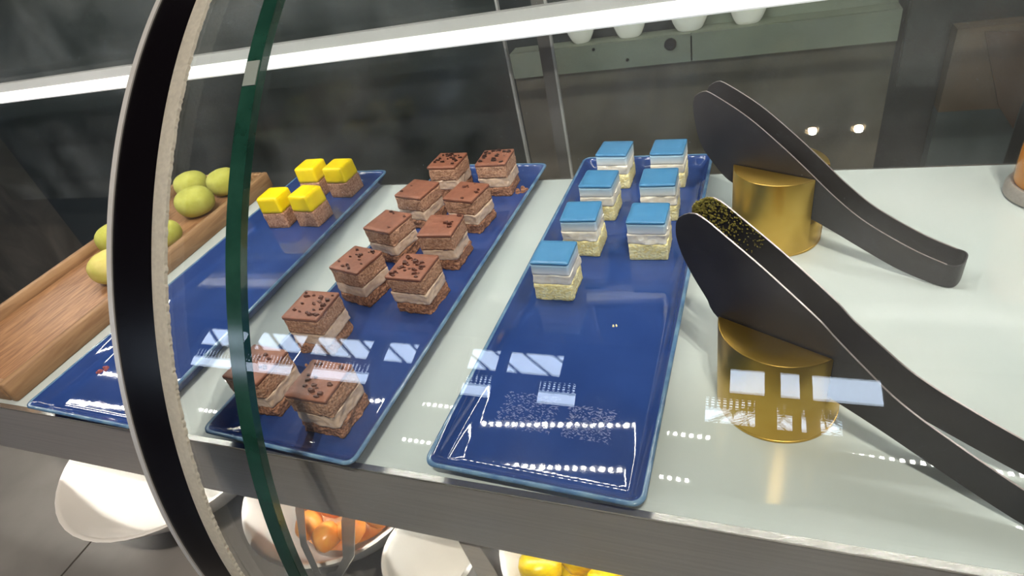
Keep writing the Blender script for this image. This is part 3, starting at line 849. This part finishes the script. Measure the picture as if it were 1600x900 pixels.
tongs('black serving tongs resting in the brass holder at the back', 0.3305, 0.332, U_top, U_bot, 0.0255, 0.0255, False, 0.15)
tongs('black serving tongs with green specks in the brass holder near the front', 0.3265, 0.109, L_top, L_bot, 0.0225, 0.0370, True, 0.172)

# ------------------------------------------------------------------ amber jar at the right edge
jr = thing('amber_jar', 'amber glass jar on a grey base at the right edge of the shelf', 'jar', (0.579, 0.405, 0))
MB().lathe([(0.034, 0.0), (0.039, 0.002), (0.039, 0.010), (0.036, 0.014)], n=40, cap0=True, cap1=True).build('base_ring', M['steel'], jr, True)
MB().lathe([(0.033, 0.0141), (0.0345, 0.018), (0.035, 0.05), (0.033, 0.085), (0.027, 0.10), (0.022, 0.12)], n=40, cap0=True, cap1=True).build('glass_body', M['amber'], jr, True)
MB().lathe([(0.024, 0.1201), (0.025, 0.122), (0.025, 0.136), (0.022, 0.139)], n=32, cap0=True, cap1=True).build('lid', M['steel'], jr, True)

# ------------------------------------------------------------------ lower deck: bowls of fruit
def bowl(label, x, y, R, rim_z, foot=0.26):
    H = rim_z - DECK
    t = thing('serving_bowl', label, 'bowl', (x, y, DECK), 0, 'white bowls under the shelf')
    bowl_mesh(R, H - 0.002, foot, 0.005).build('bowl', M['porcelain'], t, 60)
    return t
bowl('wide white bowl at the far left under the shelf', -0.380, 0.089, 0.147, -0.150)
bw2 = bowl('white bowl of orange melon under the middle tray', -0.116, 0.077, 0.110, -0.150)
bowl('small empty white bowl between the melon and the pineapple', 0.030, 0.014, 0.048, -0.150, 0.5)
bw4 = bowl('white bowl of yellow pineapple under the blue-cake tray', 0.205, 0.068, 0.114, -0.150)

def chunk(name, mm, x, y, z, s, seed, lab, cat, grp, long=1.0):
    rnd = random.Random(seed)
    n = 10; K = 6; rs = []
    for k in range(K + 1):
        t = -1 + 2 * k / K
        r = (1 - abs(t) ** 3) ** 0.5 * 0.9 + 0.08 if abs(t) < 1 else 0.45
        rs.append([(s * r * math.copysign(abs(math.cos(a)) ** 0.75, math.cos(a)) * long * (1 + 0.12 * noise.noise(Vector((math.cos(a) * 1.5, math.sin(a) * 1.5, t + seed)))),
                    s * r * math.copysign(abs(math.sin(a)) ** 0.75, math.sin(a)), s * 0.8 * t) for a in [2 * math.pi * i / n for i in range(n)]])
    o = MB().rings(rs, True, True, True).build(name, mm, None, 60, (x, y, z))
    o.rotation_euler = (rnd.uniform(-0.5, 0.5), rnd.uniform(-0.5, 0.5), rnd.uniform(0, 3.1))
    tag(o, lab, cat, grp)
def heap(bowl_ob, R, z, mm, seed):
    n, K = 40, 10; rs = []
    for k in range(K):
        r = R * (1 - k / K)
        rs.append([(r * math.cos(2 * math.pi * i / n), r * math.sin(2 * math.pi * i / n),
                    z + 0.006 * math.cos(r / R * 1.5) + 0.007 * noise.noise(Vector((r * math.cos(2 * math.pi * i / n) * 45, r * math.sin(2 * math.pi * i / n) * 45, seed)))) for i in range(n)])
    o = MB().rings(rs, True, True, True).build('fruit_heap', mm, bowl_ob, 70)
    o['kind'] = 'stuff'
heap(bw2, 0.066, 0.052, M['melon'], 3)
heap(bw4, 0.070, 0.054, M['pineapple'], 8)
for i, (x, y, z, lab) in enumerate((
  (-0.112, 0.012, -0.149, 'orange melon chunk left of both tong arms, front of the heap'),
  (-0.092, 0.036, -0.141, 'orange melon chunk just right of the thin tong arm'),
  (-0.084, 0.004, -0.148, 'front melon chunk between the two tong arms, by the bowl rim'),
  (-0.060, 0.016, -0.147, 'melon chunk in front of the wide tong arm'),
  (-0.064, 0.046, -0.140, 'melon chunk behind the wide tong arm, near the fascia'),
  (-0.040, 0.038, -0.147, 'melon chunk right of the wide tong arm by the bowl rim'),
  (-0.122, 0.040, -0.143, 'melon chunk at the left back of the heap, half under the fascia'))):
    chunk('melon_chunk', M['melon'], x, y, z, 0.0150, i + 1, lab, 'fruit', 'melon chunks in the bowl')
for i, (x, y, z, lab) in enumerate((
  (0.126, 0.056, -0.148, 'yellow pineapple chunk right beside the flat steel server'),
  (0.142, 0.020, -0.148, 'yellow pineapple chunk at the front left of the pineapple heap'),
  (0.170, 0.040, -0.148, 'large yellow pineapple chunk in the middle of the visible heap'),
  (0.178, 0.000, -0.148, 'yellow pineapple chunk nearest the front rim of its bowl'),
  (0.205, 0.016, -0.150, 'rightmost visible pineapple chunk, under the fascia edge'))):
    chunk('pineapple_chunk', M['pineapple'], x, y, z, 0.0165, i + 101, lab, 'fruit', 'pineapple chunks in the bowl', 1.25)

# steel tongs leaning in the melon bowl and the flat steel server by the pineapple
st = thing('steel_tongs', 'slim steel tongs resting in the melon bowl', 'tongs', (-0.08, -0.02, -0.15))
def strip(pts, w, th, nm, par, mm, up=(0, 0, 1)):
    P = [Vector(p) for p in pts]; rs = []
    for i, p in enumerate(P):
        d = (P[min(i + 1, len(P) - 1)] - P[max(i - 1, 0)]).normalized()
        sd = d.cross(Vector(up)).normalized(); nn = sd.cross(d).normalized()
        ww = w[i] if isinstance(w, (list, tuple)) else w
        rs.append([p + sd * ww / 2 + nn * th / 2, p - sd * ww / 2 + nn * th / 2, p - sd * ww / 2 - nn * th / 2, p + sd * ww / 2 - nn * th / 2])
    return MB().rings(rs, True, True, True).build(nm, mm, par, 40)
strip([(-0.045, 0.060, 0.030), (-0.030, 0.033, 0.030), (-0.002, 0.0, 0.030), (0.031, -0.024, 0.030)], [0.012, 0.009, 0.006, 0.005], 0.0012, 'arm', st, M['steel_bright'])
strip([(0.020, 0.075, 0.030), (0.030, 0.032, 0.030), (0.051, -0.002, 0.030), (0.050, -0.018, 0.030), (0.040, -0.024, 0.030)], [0.016, 0.014, 0.011, 0.009, 0.007], 0.0012, 'arm', st, M['steel_bright'])
sv = thing('steel_server', 'flat grey steel server lying across the pineapple bowl', 'server', (0.09, 0.01, -0.125))
strip([(-0.035, 0.070, 0.010), (-0.013, 0.006, 0.006), (0.018, -0.021, 0.006), (0.04, -0.042, 0.004)], [0.022, 0.014, 0.015, 0.015], 0.0014, 'blade', sv, M['steel'])
